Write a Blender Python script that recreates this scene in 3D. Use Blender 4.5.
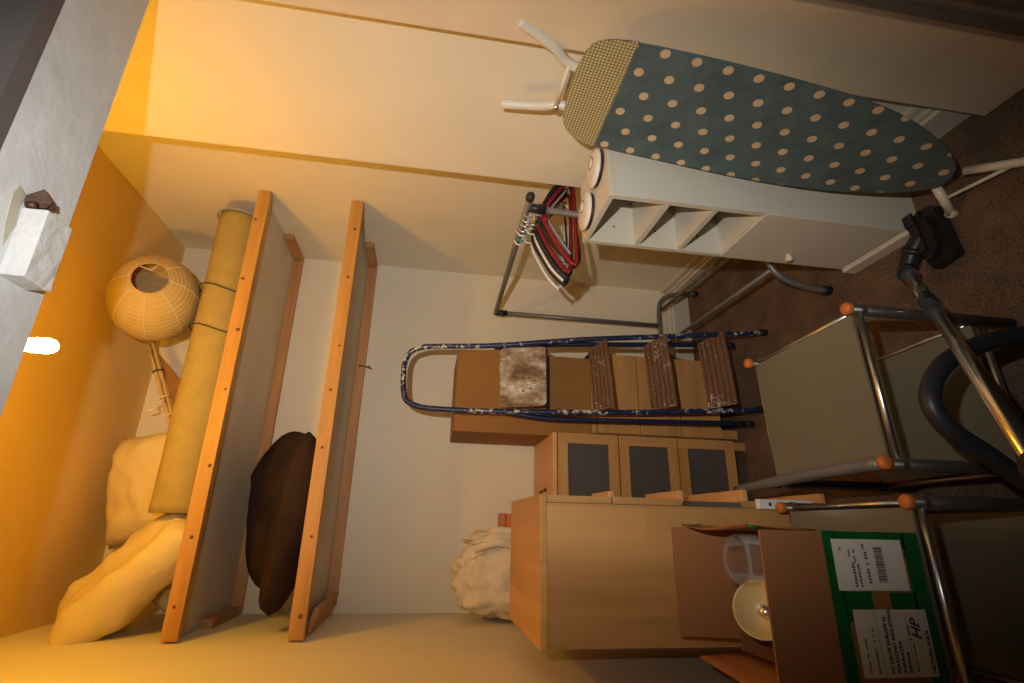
import bpy, bmesh, math, random
from mathutils import Vector, Matrix, noise
random.seed(7)
for o in list(bpy.data.objects): bpy.data.objects.remove(o)
S = bpy.context.scene
C = S.collection

# ------------------------------------------------------------------ camera
# the photograph was taken with the camera turned on its side: world "up" is image left
EYE = Vector((0, 0, 1.4))
RIGHT = Vector((0.941204, -0.329867, 0.072959)); DOWN = Vector((0.019986, -0.161214, -0.986717)); FWD = Vector((0.337247, 0.930160, -0.145143))
cam = bpy.data.cameras.new('camera'); cam_o = bpy.data.objects.new('camera', cam); C.objects.link(cam_o)
cam.sensor_fit = 'HORIZONTAL'; cam.sensor_width = 36.0; cam.lens = 36.0 * 516.57 / 1024.0
cam.clip_start = 0.02
m = Matrix.Identity(4)
for i, ax in enumerate((DOWN, RIGHT, -FWD)):
    for r in range(3): m[r][i] = ax[r]
m.translation = EYE
cam_o.matrix_world = m
S.camera = cam_o

# ------------------------------------------------------------------ world, flash, exposure
w = bpy.data.worlds.new('world'); S.world = w; w.use_nodes = True
w.node_tree.nodes['Background'].inputs[0].default_value = (0.9, 0.75, 0.6, 1)
w.node_tree.nodes['Background'].inputs[1].default_value = 0.008
fl = bpy.data.lights.new('camera_flash', 'SPOT'); fl_o = bpy.data.objects.new('camera_flash', fl); C.objects.link(fl_o)
fl.energy = 76; fl.color = (1.0, 0.95, 0.87); fl.spot_size = math.radians(126); fl.spot_blend = 1.0; fl.shadow_soft_size = 0.012
fl_o.location = (0.125, -0.04, 1.558)
fl_o.rotation_euler = (FWD + RIGHT * 0.0 + Vector((0, 0, 0.03))).to_track_quat('-Z', 'Y').to_euler()
fl_o.scale = (0.54, 1, 1)      # the flash tube is turned on end with the camera: a tall, narrow beam
S.view_settings.view_transform = 'Standard'; S.view_settings.look = 'None'
S.view_settings.exposure = 0.0; S.view_settings.gamma = 1.0; S.view_settings.use_curve_mapping = False
BULB_COL = (1.0, 0.515, 0.037); BULB_STRENGTH = 465.0

# ------------------------------------------------------------------ materials
def nodes(name):
    mt = bpy.data.materials.new(name); mt.use_nodes = True
    nt = mt.node_tree; return mt, nt, nt.nodes['Principled BSDF']
def link(nt, a, b): nt.links.new(a, b)
def math_n(nt, op, a, b=None, c=None):
    n = nt.nodes.new('ShaderNodeMath'); n.operation = op
    for i, v in enumerate((a, b, c)):
        if v is None: continue
        if isinstance(v, (int, float)): n.inputs[i].default_value = v
        else: link(nt, v, n.inputs[i])
    return n.outputs[0]
def mixc(nt, f, a, b):
    n = nt.nodes.new('ShaderNodeMix'); n.data_type = 'RGBA'
    for idx, v in ((0, f), (6, a), (7, b)):
        if isinstance(v, (int, float)): n.inputs[idx].default_value = v
        elif isinstance(v, tuple): n.inputs[idx].default_value = (*v[:3], 1)
        else: link(nt, v, n.inputs[idx])
    return n.outputs[2]
def coords(nt, scale=(1, 1, 1)):
    t = nt.nodes.new('ShaderNodeTexCoord'); mp = nt.nodes.new('ShaderNodeMapping'); mp.inputs['Scale'].default_value = scale
    link(nt, t.outputs['Object'], mp.inputs['Vector']); return mp.outputs[0]
def noise_n(nt, vec, scale, detail=4, rough=.55):
    n = nt.nodes.new('ShaderNodeTexNoise'); n.inputs['Scale'].default_value = scale; n.inputs['Detail'].default_value = detail; n.inputs['Roughness'].default_value = rough
    link(nt, vec, n.inputs['Vector']); return n.outputs[0]
def ramp(nt, f, stops):
    r = nt.nodes.new('ShaderNodeValToRGB'); e = r.color_ramp.elements
    while len(e) < len(stops): e.new(.5)
    for k, (p, c) in enumerate(stops): e[k].position = p; e[k].color = (*c, 1)
    link(nt, f, r.inputs[0]); return r.outputs[0]
def bump(nt, b, h, strength, dist=.005):
    n = nt.nodes.new('ShaderNodeBump'); n.inputs['Strength'].default_value = strength; n.inputs['Distance'].default_value = dist
    link(nt, h, n.inputs['Height']); link(nt, n.outputs[0], b.inputs['Normal'])
def mat(name, col, rough=.6, metal=0, var=.12, scale=6, bmp=0, bscale=60, stretch=(1, 1, 1), trans=0, ior=1.45, dist=.004, spec=None):
    mt, nt, b = nodes(name)
    v = coords(nt, stretch)
    lo = tuple(max(0, c * (1 - var)) for c in col); hi = tuple(min(1, c * (1 + var)) for c in col)
    link(nt, ramp(nt, noise_n(nt, v, scale), [(.3, lo), (.7, hi)]), b.inputs['Base Color'])
    b.inputs['Roughness'].default_value = rough; b.inputs['Metallic'].default_value = metal
    b.inputs['Transmission Weight'].default_value = trans; b.inputs['IOR'].default_value = ior
    if spec is not None: b.inputs['Specular IOR Level'].default_value = spec
    if bmp: bump(nt, b, noise_n(nt, v, bscale, 6), bmp, dist)
    return mt
def wood(name, a, bcol, axis='Z', scale=5, rough=.5, staves=False):
    mt, nt, b = nodes(name)
    k = {'X': (.08, 1, 1), 'Y': (1, .08, 1), 'Z': (1, 1, .08)}[axis]
    v = coords(nt, k)
    n1 = noise_n(nt, v, scale * 6, 5, .6); n2 = noise_n(nt, v, scale, 2)
    f = math_n(nt, 'ADD', math_n(nt, 'MULTIPLY', n1, .45), math_n(nt, 'MULTIPLY', n2, .55))
    c = ramp(nt, f, [(.36, a), (.62, bcol)])
    if staves:
        t = nt.nodes.new('ShaderNodeTexBrick'); t.inputs['Scale'].default_value = 1; t.inputs['Mortar Size'].default_value = 0
        t.inputs['Brick Width'].default_value = .55; t.inputs['Row Height'].default_value = .085
        t.inputs['Color1'].default_value = (.72, .72, .72, 1); t.inputs['Color2'].default_value = (1.12, 1.1, 1.06, 1)
        tc = nt.nodes.new('ShaderNodeTexCoord'); s = nt.nodes.new('ShaderNodeSeparateXYZ'); cb = nt.nodes.new('ShaderNodeCombineXYZ')
        link(nt, tc.outputs['Object'], s.inputs[0])
        order = {'Z': ('Z', 'X'), 'X': ('X', 'Z'), 'Y': ('Y', 'X')}[axis]
        link(nt, s.outputs[order[0]], cb.inputs[0])
        link(nt, math_n(nt, 'ADD', s.outputs[order[1]], s.outputs['Y'] if axis == 'Z' else 0.0), cb.inputs[1])
        link(nt, cb.outputs[0], t.inputs['Vector'])
        mx = nt.nodes.new('ShaderNodeMix'); mx.data_type = 'RGBA'; mx.blend_type = 'MULTIPLY'; mx.inputs[0].default_value = .55
        link(nt, c, mx.inputs[6]); link(nt, t.outputs[0], mx.inputs[7]); c = mx.outputs[2]
    link(nt, c, b.inputs['Base Color']); b.inputs['Roughness'].default_value = rough
    bump(nt, b, n1, .08, .002)
    return mt

M = {}
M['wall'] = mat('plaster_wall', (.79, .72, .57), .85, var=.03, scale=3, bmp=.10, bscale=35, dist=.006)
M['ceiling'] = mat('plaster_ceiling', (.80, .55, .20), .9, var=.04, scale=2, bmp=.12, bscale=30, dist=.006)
M['lining'] = mat('white_gloss_paint', (.60, .63, .66), .55, var=.08, scale=7, bmp=.35, bscale=14, dist=.012)
M['jamb'] = mat('jamb_paint', (.78, .62, .43), .7, var=.06, scale=5, bmp=.1, bscale=40)
M['hall'] = mat('hall_wall_paint', (.78, .62, .46), .85, var=.05, scale=3)
M['oldwood'] = wood('stripped_door_frame', (.36, .23, .14), (.64, .45, .31), 'Z', 4, .7)
M['darkhead'] = mat('grey_head_paint', (.115, .10, .10), .8, var=.12, scale=5, bmp=.15, bscale=40)
M['skirt'] = mat('skirting_paint', (.60, .55, .44), .5, var=.08, scale=10, bmp=.08)
mt, nt, b = nodes('brown_carpet'); v = coords(nt)
n1 = noise_n(nt, v, 160, 3, .7); n2 = noise_n(nt, v, 9, 3)
link(nt, ramp(nt, math_n(nt, 'ADD', math_n(nt, 'MULTIPLY', n1, .7), math_n(nt, 'MULTIPLY', n2, .3)), [(.36, (.095, .058, .038)), (.62, (.28, .185, .12))]), b.inputs['Base Color'])
b.inputs['Roughness'].default_value = 1; b.inputs['Specular IOR Level'].default_value = .05; bump(nt, b, n1, .9, .012); M['carpet'] = mt
M['pine'] = wood('pine_batten', (.40, .19, .04), (.64, .34, .08), 'X', 5, .5)
M['knot'] = mat('pine_knot', (.16, .06, .02), .6)
M['pinedark'] = wood('pine_bearer', (.36, .17, .06), (.58, .29, .11), 'X', 5, .6)
M['board'] = mat('painted_shelf_board', (.60, .55, .48), .7, var=.06, scale=4)
M['beech'] = wood('beech_veneer', (.42, .215, .07), (.58, .32, .115), 'Z', 4, .42, True)
M['beechx'] = wood('beech_veneer_cross', (.42, .215, .07), (.58, .32, .115), 'X', 4, .42)
M['beechy'] = wood('beech_veneer_top', (.50, .25, .06), (.66, .345, .095), 'Y', 4, .42, True)
M['handle'] = wood('orange_beech_handle', (.56, .27, .09), (.74, .40, .15), 'Y', 6, .45)
M['frost'] = mat('frosted_grey_pane', (.085, .08, .075), .35, var=.06, scale=3)
M['card'] = mat('cardboard', (.31, .145, .035), .85, var=.07, scale=5, bmp=.05, bscale=90, stretch=(1, 1, .15))
M['cardb'] = mat('cardboard_brown', (.30, .125, .042), .85, var=.08, scale=5, bmp=.05, bscale=90, stretch=(1, 1, .15))
M['tape'] = mat('green_parcel_tape', (.008, .11, .022), .3, var=.2, scale=20, bmp=.1, bscale=60)
M['paper'] = mat('label_paper', (.72, .62, .50), .7, var=.04, scale=8)
M['paper2'] = mat('label_paper_white', (.78, .70, .62), .7, var=.03, scale=8)
M['ink'] = mat('black_ink', (.035, .03, .028), .6, var=.1)
M['greyink'] = mat('grey_ink', (.14, .13, .125), .6, var=.1)
M['cloth'] = mat('cream_cotton', (.72, .585, .27), .95, var=.06, scale=8, bmp=.55, bscale=13, dist=.022, stretch=(.6, 1, .35))
M['cloth2'] = mat('calico_cotton', (.72, .62, .45), .95, var=.1, scale=9, bmp=.5, bscale=24, dist=.014)
M['brown'] = mat('dark_brown_fabric', (.030, .017, .012), .9, var=.25, scale=7, bmp=.4, bscale=22, dist=.012, spec=.2)
M['roll'] = mat('cream_underlay', (.38, .285, .085), .95, var=.09, scale=18, bmp=.3, bscale=70)
M['string'] = mat('dark_string', (.05, .04, .03), .9)
M['bamboo'] = wood('dry_bamboo', (.38, .24, .09), (.62, .43, .19), 'X', 10, .6)
M['white'] = mat('white_melamine', (.66, .625, .53), .45, var=.02, scale=3)
M['creamplast'] = mat('cream_plastic', (.72, .66, .52), .4, var=.02)
M['alarm'] = mat('alarm_plastic', (.74, .70, .66), .45, var=.02)
M['blackp'] = mat('black_plastic', (.018, .018, .020), .4, var=.2)
M['greyt'] = mat('grey_powder_tube', (.20, .20, .20), .4, metal=.4, var=.08, scale=20)
M['leg'] = mat('dark_grey_tube', (.10, .095, .09), .35, metal=.6, var=.1, scale=20)
M['chrome'] = mat('chrome', (.74, .72, .69), .32, metal=1, var=.05)
M['steel'] = mat('wand_steel', (.60, .56, .52), .22, metal=1, var=.06)
M['cap'] = mat('orange_wood_cap', (.56, .17, .035), .5, var=.12, scale=30)
M['whitetube'] = mat('cream_enamel_tube', (.70, .66, .55), .35, var=.04, scale=10)
M['red'] = mat('red_plastic', (.26, .012, .018), .35, var=.15)
M['whitep'] = mat('white_plastic', (.74, .73, .70), .4, var=.03)
M['greyp'] = mat('grey_plastic', (.30, .31, .35), .4, var=.1)
M['teal'] = mat('teal_plastic', (.03, .28, .30), .4, var=.1)
M['blockpaint'] = mat('thick_white_paint', (.60, .615, .63), .6, var=.06, scale=12, bmp=.5, bscale=45, dist=.006)
M['rust'] = mat('rusty_metal', (.13, .075, .055), .55, metal=.6, var=.5, scale=30, bmp=.3)
M['bare'] = mat('bare_plaster_patch', (.44, .41, .33), .85, var=.1, scale=12)
mt, nt, b = nodes('clear_plastic'); b.inputs['Roughness'].default_value = .08; b.inputs['Base Color'].default_value = (.9, .9, .88, 1)
tp = nt.nodes.new('ShaderNodeBsdfTransparent'); mxs = nt.nodes.new('ShaderNodeMixShader'); lw = nt.nodes.new('ShaderNodeFresnel'); lw.inputs[0].default_value = 1.35
link(nt, math_n(nt, 'MULTIPLY_ADD', lw.outputs[0], .4, .01), mxs.inputs[0]); link(nt, tp.outputs[0], mxs.inputs[1]); link(nt, b.outputs[0], mxs.inputs[2]); link(nt, mxs.outputs[0], nt.nodes['Material Output'].inputs[0]); M['glassclear'] = mt
M['tableglass'] = mat('frosted_table_glass', (.25, .225, .155), .30, var=.05, scale=3, trans=.35)
M['cream'] = mat('cream_enamel', (.72, .58, .27), .25, var=.05)
M['paperlamp'] = mat('rice_paper', (.70, .54, .24), .85, var=.06, scale=25, bmp=.25, bscale=50, dist=.006)
mt = M['paperlamp']; nt = mt.node_tree; b = nt.nodes['Principled BSDF']; tr = nt.nodes.new('ShaderNodeBsdfTranslucent'); tr.inputs[0].default_value = (.74, .55, .25, 1)
mxs = nt.nodes.new('ShaderNodeMixShader'); mxs.inputs[0].default_value = .35; link(nt, b.outputs[0], mxs.inputs[1]); link(nt, tr.outputs[0], mxs.inputs[2]); link(nt, mxs.outputs[0], nt.nodes['Material Output'].inputs[0])
M['paperseam'] = mat('rice_paper_seam', (.74, .63, .40), .85, var=.03)
M['hose'] = mat('hose_rubber', (.020, .021, .026), .45, var=.1)
# paint-spattered blue tube
def spatter(name, base, lo=.57, col=(.55, .50, .42), scale=55, rough=.4):
    mt, nt, b = nodes(name); v = coords(nt)
    f = noise_n(nt, v, scale, 5, .65); g = noise_n(nt, v, 6, 2)
    s = ramp(nt, math_n(nt, 'ADD', f, math_n(nt, 'MULTIPLY', math_n(nt, 'SUBTRACT', g, .5), .5)), [(lo, (0, 0, 0)), (lo + .03, (1, 1, 1))])
    link(nt, mixc(nt, s, base, col), b.inputs['Base Color']); b.inputs['Roughness'].default_value = rough; return mt
M['blue'] = spatter('blue_tube_paint_splashed', (.010, .020, .075), .57, (.55, .52, .46), 60)
M['bluelow'] = spatter('blue_tube', (.008, .015, .055), .70, (.5, .47, .42), 60)
M['tread'] = spatter('ribbed_rubber_tread', (.17, .080, .040), .60, (.50, .42, .34), 90, .8)
mt, nt, b = nodes('paint_caked_platform'); v = coords(nt, (1, 1, .55)); n1 = noise_n(nt, v, 26, 8, .7); n2 = noise_n(nt, v, 9, 3)
link(nt, ramp(nt, math_n(nt, 'ADD', math_n(nt, 'MULTIPLY', n1, .6), math_n(nt, 'MULTIPLY', n2, .4)), [(.40, (.15, .08, .038)), (.48, (.33, .22, .13)), (.53, (.44, .38, .31)), (.60, (.72, .65, .56))]), b.inputs['Base Color']); b.inputs['Roughness'].default_value = .85; bump(nt, b, n1, .5, .004); M['platform'] = mt
# ironing board cover: blue-green with staggered cream dots and a checked end panel
mt, nt, b = nodes('dotted_cover'); tc = nt.nodes.new('ShaderNodeTexCoord'); sp = nt.nodes.new('ShaderNodeSeparateXYZ'); link(nt, tc.outputs['Object'], sp.inputs[0])
def lattice(ox, oy):
    fx = math_n(nt, 'SUBTRACT', math_n(nt, 'FRACT', math_n(nt, 'DIVIDE', math_n(nt, 'ADD', sp.outputs['X'], ox), .120)), .5)
    fy = math_n(nt, 'SUBTRACT', math_n(nt, 'FRACT', math_n(nt, 'DIVIDE', math_n(nt, 'ADD', sp.outputs['Y'], oy), .0735)), .5)
    dx = math_n(nt, 'MULTIPLY', fx, .120); dy = math_n(nt, 'MULTIPLY', fy, .0735)
    d = math_n(nt, 'SQRT', math_n(nt, 'ADD', math_n(nt, 'MULTIPLY', dx, dx), math_n(nt, 'MULTIPLY', dy, dy)))
    return math_n(nt, 'LESS_THAN', d, .0112)
DOTX, DOTY = 1.2 + .06 + .016, .0735 * 20.5 - .831
dots = math_n(nt, 'MAXIMUM', lattice(DOTX, DOTY), lattice(DOTX - .06, DOTY + .0367))
v = coords(nt); nz = noise_n(nt, v, 9, 4)
cc = ramp(nt, nz, [(.3, (.062, .096, .104)), (.7, (.096, .140, .150))])
col = mixc(nt, dots, cc, (.60, .45, .27))
link(nt, col, b.inputs['Base Color']); b.inputs['Roughness'].default_value = .95; bump(nt, b, nz, .5, .02); M['cover'] = mt
mt, nt, b = nodes('checked_panel'); tc = nt.nodes.new('ShaderNodeTexCoord'); sp = nt.nodes.new('ShaderNodeSeparateXYZ'); link(nt, tc.outputs['Object'], sp.inputs[0])
def stripes(s, o): return math_n(nt, 'LESS_THAN', math_n(nt, 'FRACT', math_n(nt, 'DIVIDE', math_n(nt, 'ADD', s, 3.0 + o), .0078)), .30)
ch = math_n(nt, 'MAXIMUM', stripes(sp.outputs['X'], 0), stripes(sp.outputs['Y'], .002))
link(nt, mixc(nt, ch, (.62, .50, .24), (.17, .14, .065)), b.inputs['Base Color']); b.inputs['Roughness'].default_value = .95; M['check'] = mt
mt, nt, b = nodes('lit_bulb'); nt.nodes.remove(b); em = nt.nodes.new('ShaderNodeEmission'); em.inputs[0].default_value = (*BULB_COL, 1); em.inputs[1].default_value = BULB_STRENGTH
link(nt, em.outputs[0], nt.nodes['Material Output'].inputs[0]); M['bulb'] = mt

# ------------------------------------------------------------------ mesh helpers (all coordinates are world metres)
def box(bm, x0, x1, y0, y1, z0, z1, bev=0):
    vs = [bm.verts.new((x, y, z)) for x in (x0, x1) for y in (y0, y1) for z in (z0, z1)]
    fs = [(0, 1, 3, 2), (4, 6, 7, 5), (0, 4, 5, 1), (2, 3, 7, 6), (0, 2, 6, 4), (1, 5, 7, 3)]
    faces = [bm.faces.new([vs[i] for i in f]) for f in fs]
    if bev:
        es = list({e for f in faces for e in f.edges})
        bmesh.ops.bevel(bm, geom=es, offset=bev, segments=2, affect='EDGES', profile=.5)
    return vs
def smooth_path(pts, n=8, closed=False):
    P = [Vector(p) for p in pts]; out = []; L = len(P)
    rng = range(L if closed else L - 1)
    for i in rng:
        if closed: a, b_, c, d = P[i - 1], P[i], P[(i + 1) % L], P[(i + 2) % L]
        else: a, b_, c, d = P[max(i - 1, 0)], P[i], P[i + 1], P[min(i + 2, L - 1)]
        for k in range(n):
            t = k / n
            out.append(.5 * ((2 * b_) + (-a + c) * t + (2 * a - 5 * b_ + 4 * c - d) * t * t + (-a + 3 * b_ - 3 * c + d) * t ** 3))
    if not closed: out.append(P[-1])
    return out
def tube(bm, pts, r, seg=10, closed=False, radii=None, caps=True):
    P = [Vector(p) for p in pts]; n = len(P); rings = []
    up = None
    for i in range(n):
        if closed: t = (P[(i + 1) % n] - P[i - 1]).normalized()
        else: t = (P[min(i + 1, n - 1)] - P[max(i - 1, 0)]).normalized()
        if up is None:
            up = Vector((0, 0, 1)) if abs(t.z) < .9 else Vector((1, 0, 0))
        s = t.cross(up)
        if s.length < 1e-5: s = t.cross(Vector((0, 1, 0)))
        s.normalize(); up = s.cross(t).normalized()
        rr = radii[i] if radii else r
        rings.append([bm.verts.new(P[i] + (s * math.cos(a) + up * math.sin(a)) * rr) for a in [2 * math.pi * k / seg for k in range(seg)]])
    for i in range(n if closed else n - 1):
        A_, B_ = rings[i], rings[(i + 1) % n]
        for k in range(seg):
            f = bm.faces.new((A_[k], A_[(k + 1) % seg], B_[(k + 1) % seg], B_[k])); f.smooth = True
    if not closed and caps:
        bm.faces.new(rings[0][::-1]); bm.faces.new(rings[-1])
def lathe(bm, prof, c, axis=(0, 0, 1), seg=28, smooth=True):
    ax = Vector(axis).normalized(); q = Vector((0, 0, 1)).rotation_difference(ax); c = Vector(c)
    rings = []
    for r, z in prof:
        if r < 1e-6: rings.append([bm.verts.new(c + q @ Vector((0, 0, z)))])
        else: rings.append([bm.verts.new(c + q @ Vector((r * math.cos(2 * math.pi * k / seg), r * math.sin(2 * math.pi * k / seg), z))) for k in range(seg)])
    for A_, B_ in zip(rings, rings[1:]):
        for k in range(seg):
            k2 = (k + 1) % seg
            if len(A_) == 1 and len(B_) == 1: continue
            if len(A_) == 1: f = bm.faces.new((A_[0], B_[k2], B_[k]))
            elif len(B_) == 1: f = bm.faces.new((A_[k], A_[k2], B_[0]))
            else: f = bm.faces.new((A_[k], A_[k2], B_[k2], B_[k]))
            f.smooth = smooth
def prism(bm, outline, off):
    """extrude a planar 3-D outline by vector off"""
    off = Vector(off); a = [bm.verts.new(p) for p in outline]; b_ = [bm.verts.new(Vector(p) + off) for p in outline]
    n = len(a); bm.faces.new(a[::-1]); bm.faces.new(b_)
    for i in range(n): bm.faces.new((a[i], a[(i + 1) % n], b_[(i + 1) % n], b_[i]))
def B(fn, *a, **k):
    bm = bmesh.new(); fn(bm, *a, **k); return bm
ORG = {}
def part(name, bm, mat_, parent=None, matrix=None, label=None):
    """link the bmesh as one mesh object; parts are stored relative to the thing's base"""
    bmesh.ops.recalc_face_normals(bm, faces=bm.faces)
    if parent is None:
        if matrix is None:
            lo = [min(v_.co[i] for v_ in bm.verts) for i in range(3)]; hi = [max(v_.co[i] for v_ in bm.verts) for i in range(3)]
            org = Vector(((lo[0] + hi[0]) / 2, (lo[1] + hi[1]) / 2, lo[2]))
        else: org = Vector((0, 0, 0))
    else: org = ORG[parent.name]
    if matrix is None:
        for v_ in bm.verts: v_.co -= org
    me = bpy.data.meshes.new(name); bm.to_mesh(me); bm.free()
    o = bpy.data.objects.new(name, me); C.objects.link(o); me.materials.append(mat_)
    ORG[o.name] = org
    if parent is None:
        if matrix is None: o.location = org
        else: o.matrix_world = matrix
    else:
        o.parent = parent
        if matrix is not None: o.matrix_local = Matrix.Translation(-org) @ matrix
    if label: o['label'] = label
    return o
def tag(o, label, cat, group=None):
    o['label'] = label; o['category'] = cat
    if group: o['group'] = group
    return o
def thing(name, loc, label, cat, group=None):
    o = bpy.data.objects.new(name, None); C.objects.link(o); o.location = loc; o.empty_display_size = .05
    ORG[o.name] = Vector(loc); return tag(o, label, cat, group)
def struct(name, bm, mat_):
    o = part(name, bm, mat_); o['kind'] = 'structure'; return o
def bx(*a, bev=0): return B(box, *a, bev=bev)

# ------------------------------------------------------------------ the room
XL, XR, XN, YN, YB, ZC = -.36, 1.29, 1.115, 1.457, 2.53, 2.68
struct('floor', bx(-1.6, 2.6, -1.6, 2.75, -.1, 0), M['carpet'])
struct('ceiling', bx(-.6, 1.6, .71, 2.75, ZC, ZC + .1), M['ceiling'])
struct('wall_back', bx(-.6, 1.6, YB, YB + .15, 0, ZC), M['wall'])
struct('wall_left', bx(XL - .15, XL, .88, YB, 0, ZC), M['wall'])
struct('wall_right', bx(XR, XR + .2, YN, YB, 0, ZC), M['wall'])
struct('wall_right_near', bx(XN, XR + .2, .88, YN, 0, ZC), M['wall'])
struct('wall_front_right', bx(1.075, 2.6, .70, .88, 0, ZC), M['hall'])
struct('wall_front_left', bx(-1.6, XL, .70, .88, 0, ZC), M['hall'])
struct('wall_front_head', bx(XL, 1.075, .725, .88, 2.05, ZC), M['wall'])
struct('trim_jamb', bx(1.055, 1.075, .68, .88, 0, 2.035, bev=.002), M['jamb'])
# lining of the door head: thick paint with a rough front edge
bm = bmesh.new(); N = 90; cols = []
for i in range(N + 1):
    x = XL + (1.055 - XL) * i / N
    y0 = .712 + .005 * noise.noise((x * 9, 0, 3)) + .003 * noise.noise((x * 37, 2, 0))
    zz = .0015 * noise.noise((x * 14, 5, 1))
    cols.append([bm.verts.new(p) for p in ((x, y0, 2.05), (x, y0 + .003, 2.037 + zz), (x, .78, 2.035 + zz), (x, .88, 2.035), (x, .88, 2.05))])
for a, b_ in zip(cols, cols[1:]):
    for k in range(5): bm.faces.new((a[k], b_[k], b_[(k + 1) % 5], a[(k + 1) % 5]))
bm.faces.new(cols[0]); bm.faces.new(cols[-1][::-1])
struct('trim_head_lining', bm, M['lining'])
struct('trim_head_architrave', bx(XL - .1, 1.16, .685, .7155, 2.0355, 2.62), M['darkhead'])
bm = bmesh.new(); box(bm, 1.062, 1.118, .672, .70, 0, 2.042, .003); box(bm, 1.118, 1.150, .660, .70, 0, 2.042, .004)
struct('trim_right_architrave', bm, M['oldwood'])
def skirting(name, a, b_, nrm, h=.15):
    """stepped skirting from a to b, projecting along nrm"""
    prof = [(0, 0), (.030, 0), (.030, h * .62), (.021, h * .66), (.021, h * .74), (.014, h * .80), (.012, h * .95), (.008, h), (0, h)]
    nrm = Vector(nrm); a = Vector(a); b_ = Vector(b_)
    bm = bmesh.new(); prism(bm, [a + nrm * d + Vector((0, 0, z)) for d, z in prof], b_ - a); return struct(name, bm, M['skirt'])
skirting('baseboard_right', (XR, YN, 0), (XR, YB, 0), (-1, 0, 0))
skirting('baseboard_back', (XL, YB, 0), (XR - .026, YB, 0), (0, -1, 0))
skirting('baseboard_right_near', (XN, .88, 0), (XN, YN, 0), (-1, 0, 0))
skirting('baseboard_left', (XL, .88, 0), (XL, YB - .026, 0), (1, 0, 0))

# ------------------------------------------------------------------ door-head bits
bm = bmesh.new(); box(bm, .330, .443, .784, .842, 2.000, 2.036, .002)
bmesh.ops.subdivide_edges(bm, edges=bm.edges[:], cuts=3, use_grid_fill=True)
for v_ in bm.verts:
    if v_.co.z < 2.03: v_.co += Vector((noise.noise(v_.co * 60), noise.noise(v_.co * 60 + Vector((9, 0, 0))), noise.noise(v_.co * 55 + Vector((0, 9, 0))))) * .0016
tag(part('wooden_block', bm, M['blockpaint']), 'thickly white-painted wooden block fixed under the door head', 'block')
t = thing('metal_latch', (.46, .80, 2.005), 'rusty broken metal latch under the door head beside the white block', 'latch')
bm = bmesh.new(); prism(bm, [(.446, .784, 2.035), (.458, .778, 2.034), (.480, .790, 2.020), (.466, .802, 2.012), (.452, .798, 2.016)], (.003, .002, .002)); part('plate', bm, M['rust'], t)
bm = bmesh.new(); prism(bm, [(.450, .800, 2.036), (.464, .806, 2.030), (.474, .818, 2.020), (.460, .812, 2.014)], (.001, .004, .001)); part('tongue', bm, M['rust'], t)
bm = bmesh.new(); lathe(bm, [(0, 0), (.006, 0), (.006, .012), (0, .014)], (.450, .788, 2.022), (0, 0, 1), 10); part('pivot', bm, M['rust'], t)
bm = bmesh.new(); prism(bm, [(.405, .764, 2.0335), (.45, .758, 2.0335), (.468, .764, 2.0335), (.462, .780, 2.0335), (.44, .776, 2.0335), (.41, .782, 2.0335), (.37, .774, 2.0335)], (0, 0, .002))
tag(part('bare_plaster_patch', bm, M['bare']), 'bare cream patch where paint has come off the door head', 'patch')

# ------------------------------------------------------------------ bulb
bc = Vector((.378, 1.31, 2.315))
t = thing('pendant_bulb', (bc.x, bc.y, bc.z - .06), 'lit bare bulb hanging on a cord from the ceiling', 'lamp')
part('bulb', B(lathe, [(0, -.036), (.008, -.034), (.0145, -.028), (.018, -.016), (.0185, -.002), (.017, .018), (.015, .034), (.013, .044), (.012, .050)], bc), M['bulb'], t)
part('lamp_holder', B(lathe, [(.0145, .048), (.020, .050), (.022, .075), (.030, .080), (.028, .095), (.012, .105), (.006, .12), (0, .12)], bc), M['whitep'], t)
part('cord', B(tube, [bc + Vector((0, 0, .115)), (bc.x, bc.y, ZC - .01)], .0035, 8), M['whitep'], t)
part('ceiling_rose', B(lathe, [(0, -.028), (.018, -.026), (.042, -.012), (.046, 0), (0, 0)], (bc.x, bc.y, ZC)), M['whitep'], t)

# ------------------------------------------------------------------ the two alcove shelves
def shelf(zb, label, hook=False, drop=0):
    zt = zb + .05
    t = thing('alcove_shelf', ((XL + XR) / 2, 2.24, zb), label, 'shelf', 'painted board shelves in the alcove')
    part('board', bx(XL + .001, XR - .001, 1.972, YB - .001, zt - .018, zt), M['board'], t)
    part('front_batten', bx(XL + .006, XR - .004, 1.945, 1.972, zb, zt, bev=.002), M['pine'], t, label='orange pine front batten')
    bz = zt - .018
    part('back_bearer', bx(XL + .03, XR - .026, YB - .026, YB - .001, bz - .044, bz, bev=.002), M['pinedark'], t)
    part('side_bearer', bx(XR - .026, XR - .001, 2.29, YB - .001, bz - .044, bz, bev=.002), M['pinedark'], t)
    if drop:
        bm = bmesh.new(); prism(bm, [(XL + .002, 2.05, bz - .030), (XL + .085, 2.06, bz - .052), (XL + .085, YB - .03, bz - .052), (XL + .002, YB - .03, bz - .030)], (0, 0, .018)); part('side_bearer', bm, M['pinedark'], t)
    else: part('side_bearer', bx(XL + .001, XL + .03, 2.20, YB - .001, bz - .044, bz, bev=.002), M['pinedark'], t)
    for k in range(7):
        x = XL + .12 + k * .23 + random.uniform(-.05, .05); s = random.uniform(.004, .007)
        part('knot', B(lathe, [(0, .0012), (s, .0008), (s * 1.2, 0)], (x, 1.945, zb + random.uniform(.012, .038)), (0, -1, 0), 10), M['knot'], t)
    if hook:
        part('wire_hook', B(tube, smooth_path([(.72, YB - .027, bz - .02), (.72, YB - .045, bz - .022), (.715, YB - .05, bz - .05), (.71, YB - .04, bz - .075), (.725, YB - .034, bz - .06)], 6), .003, 6), M['rust'], t)
    return t
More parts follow.
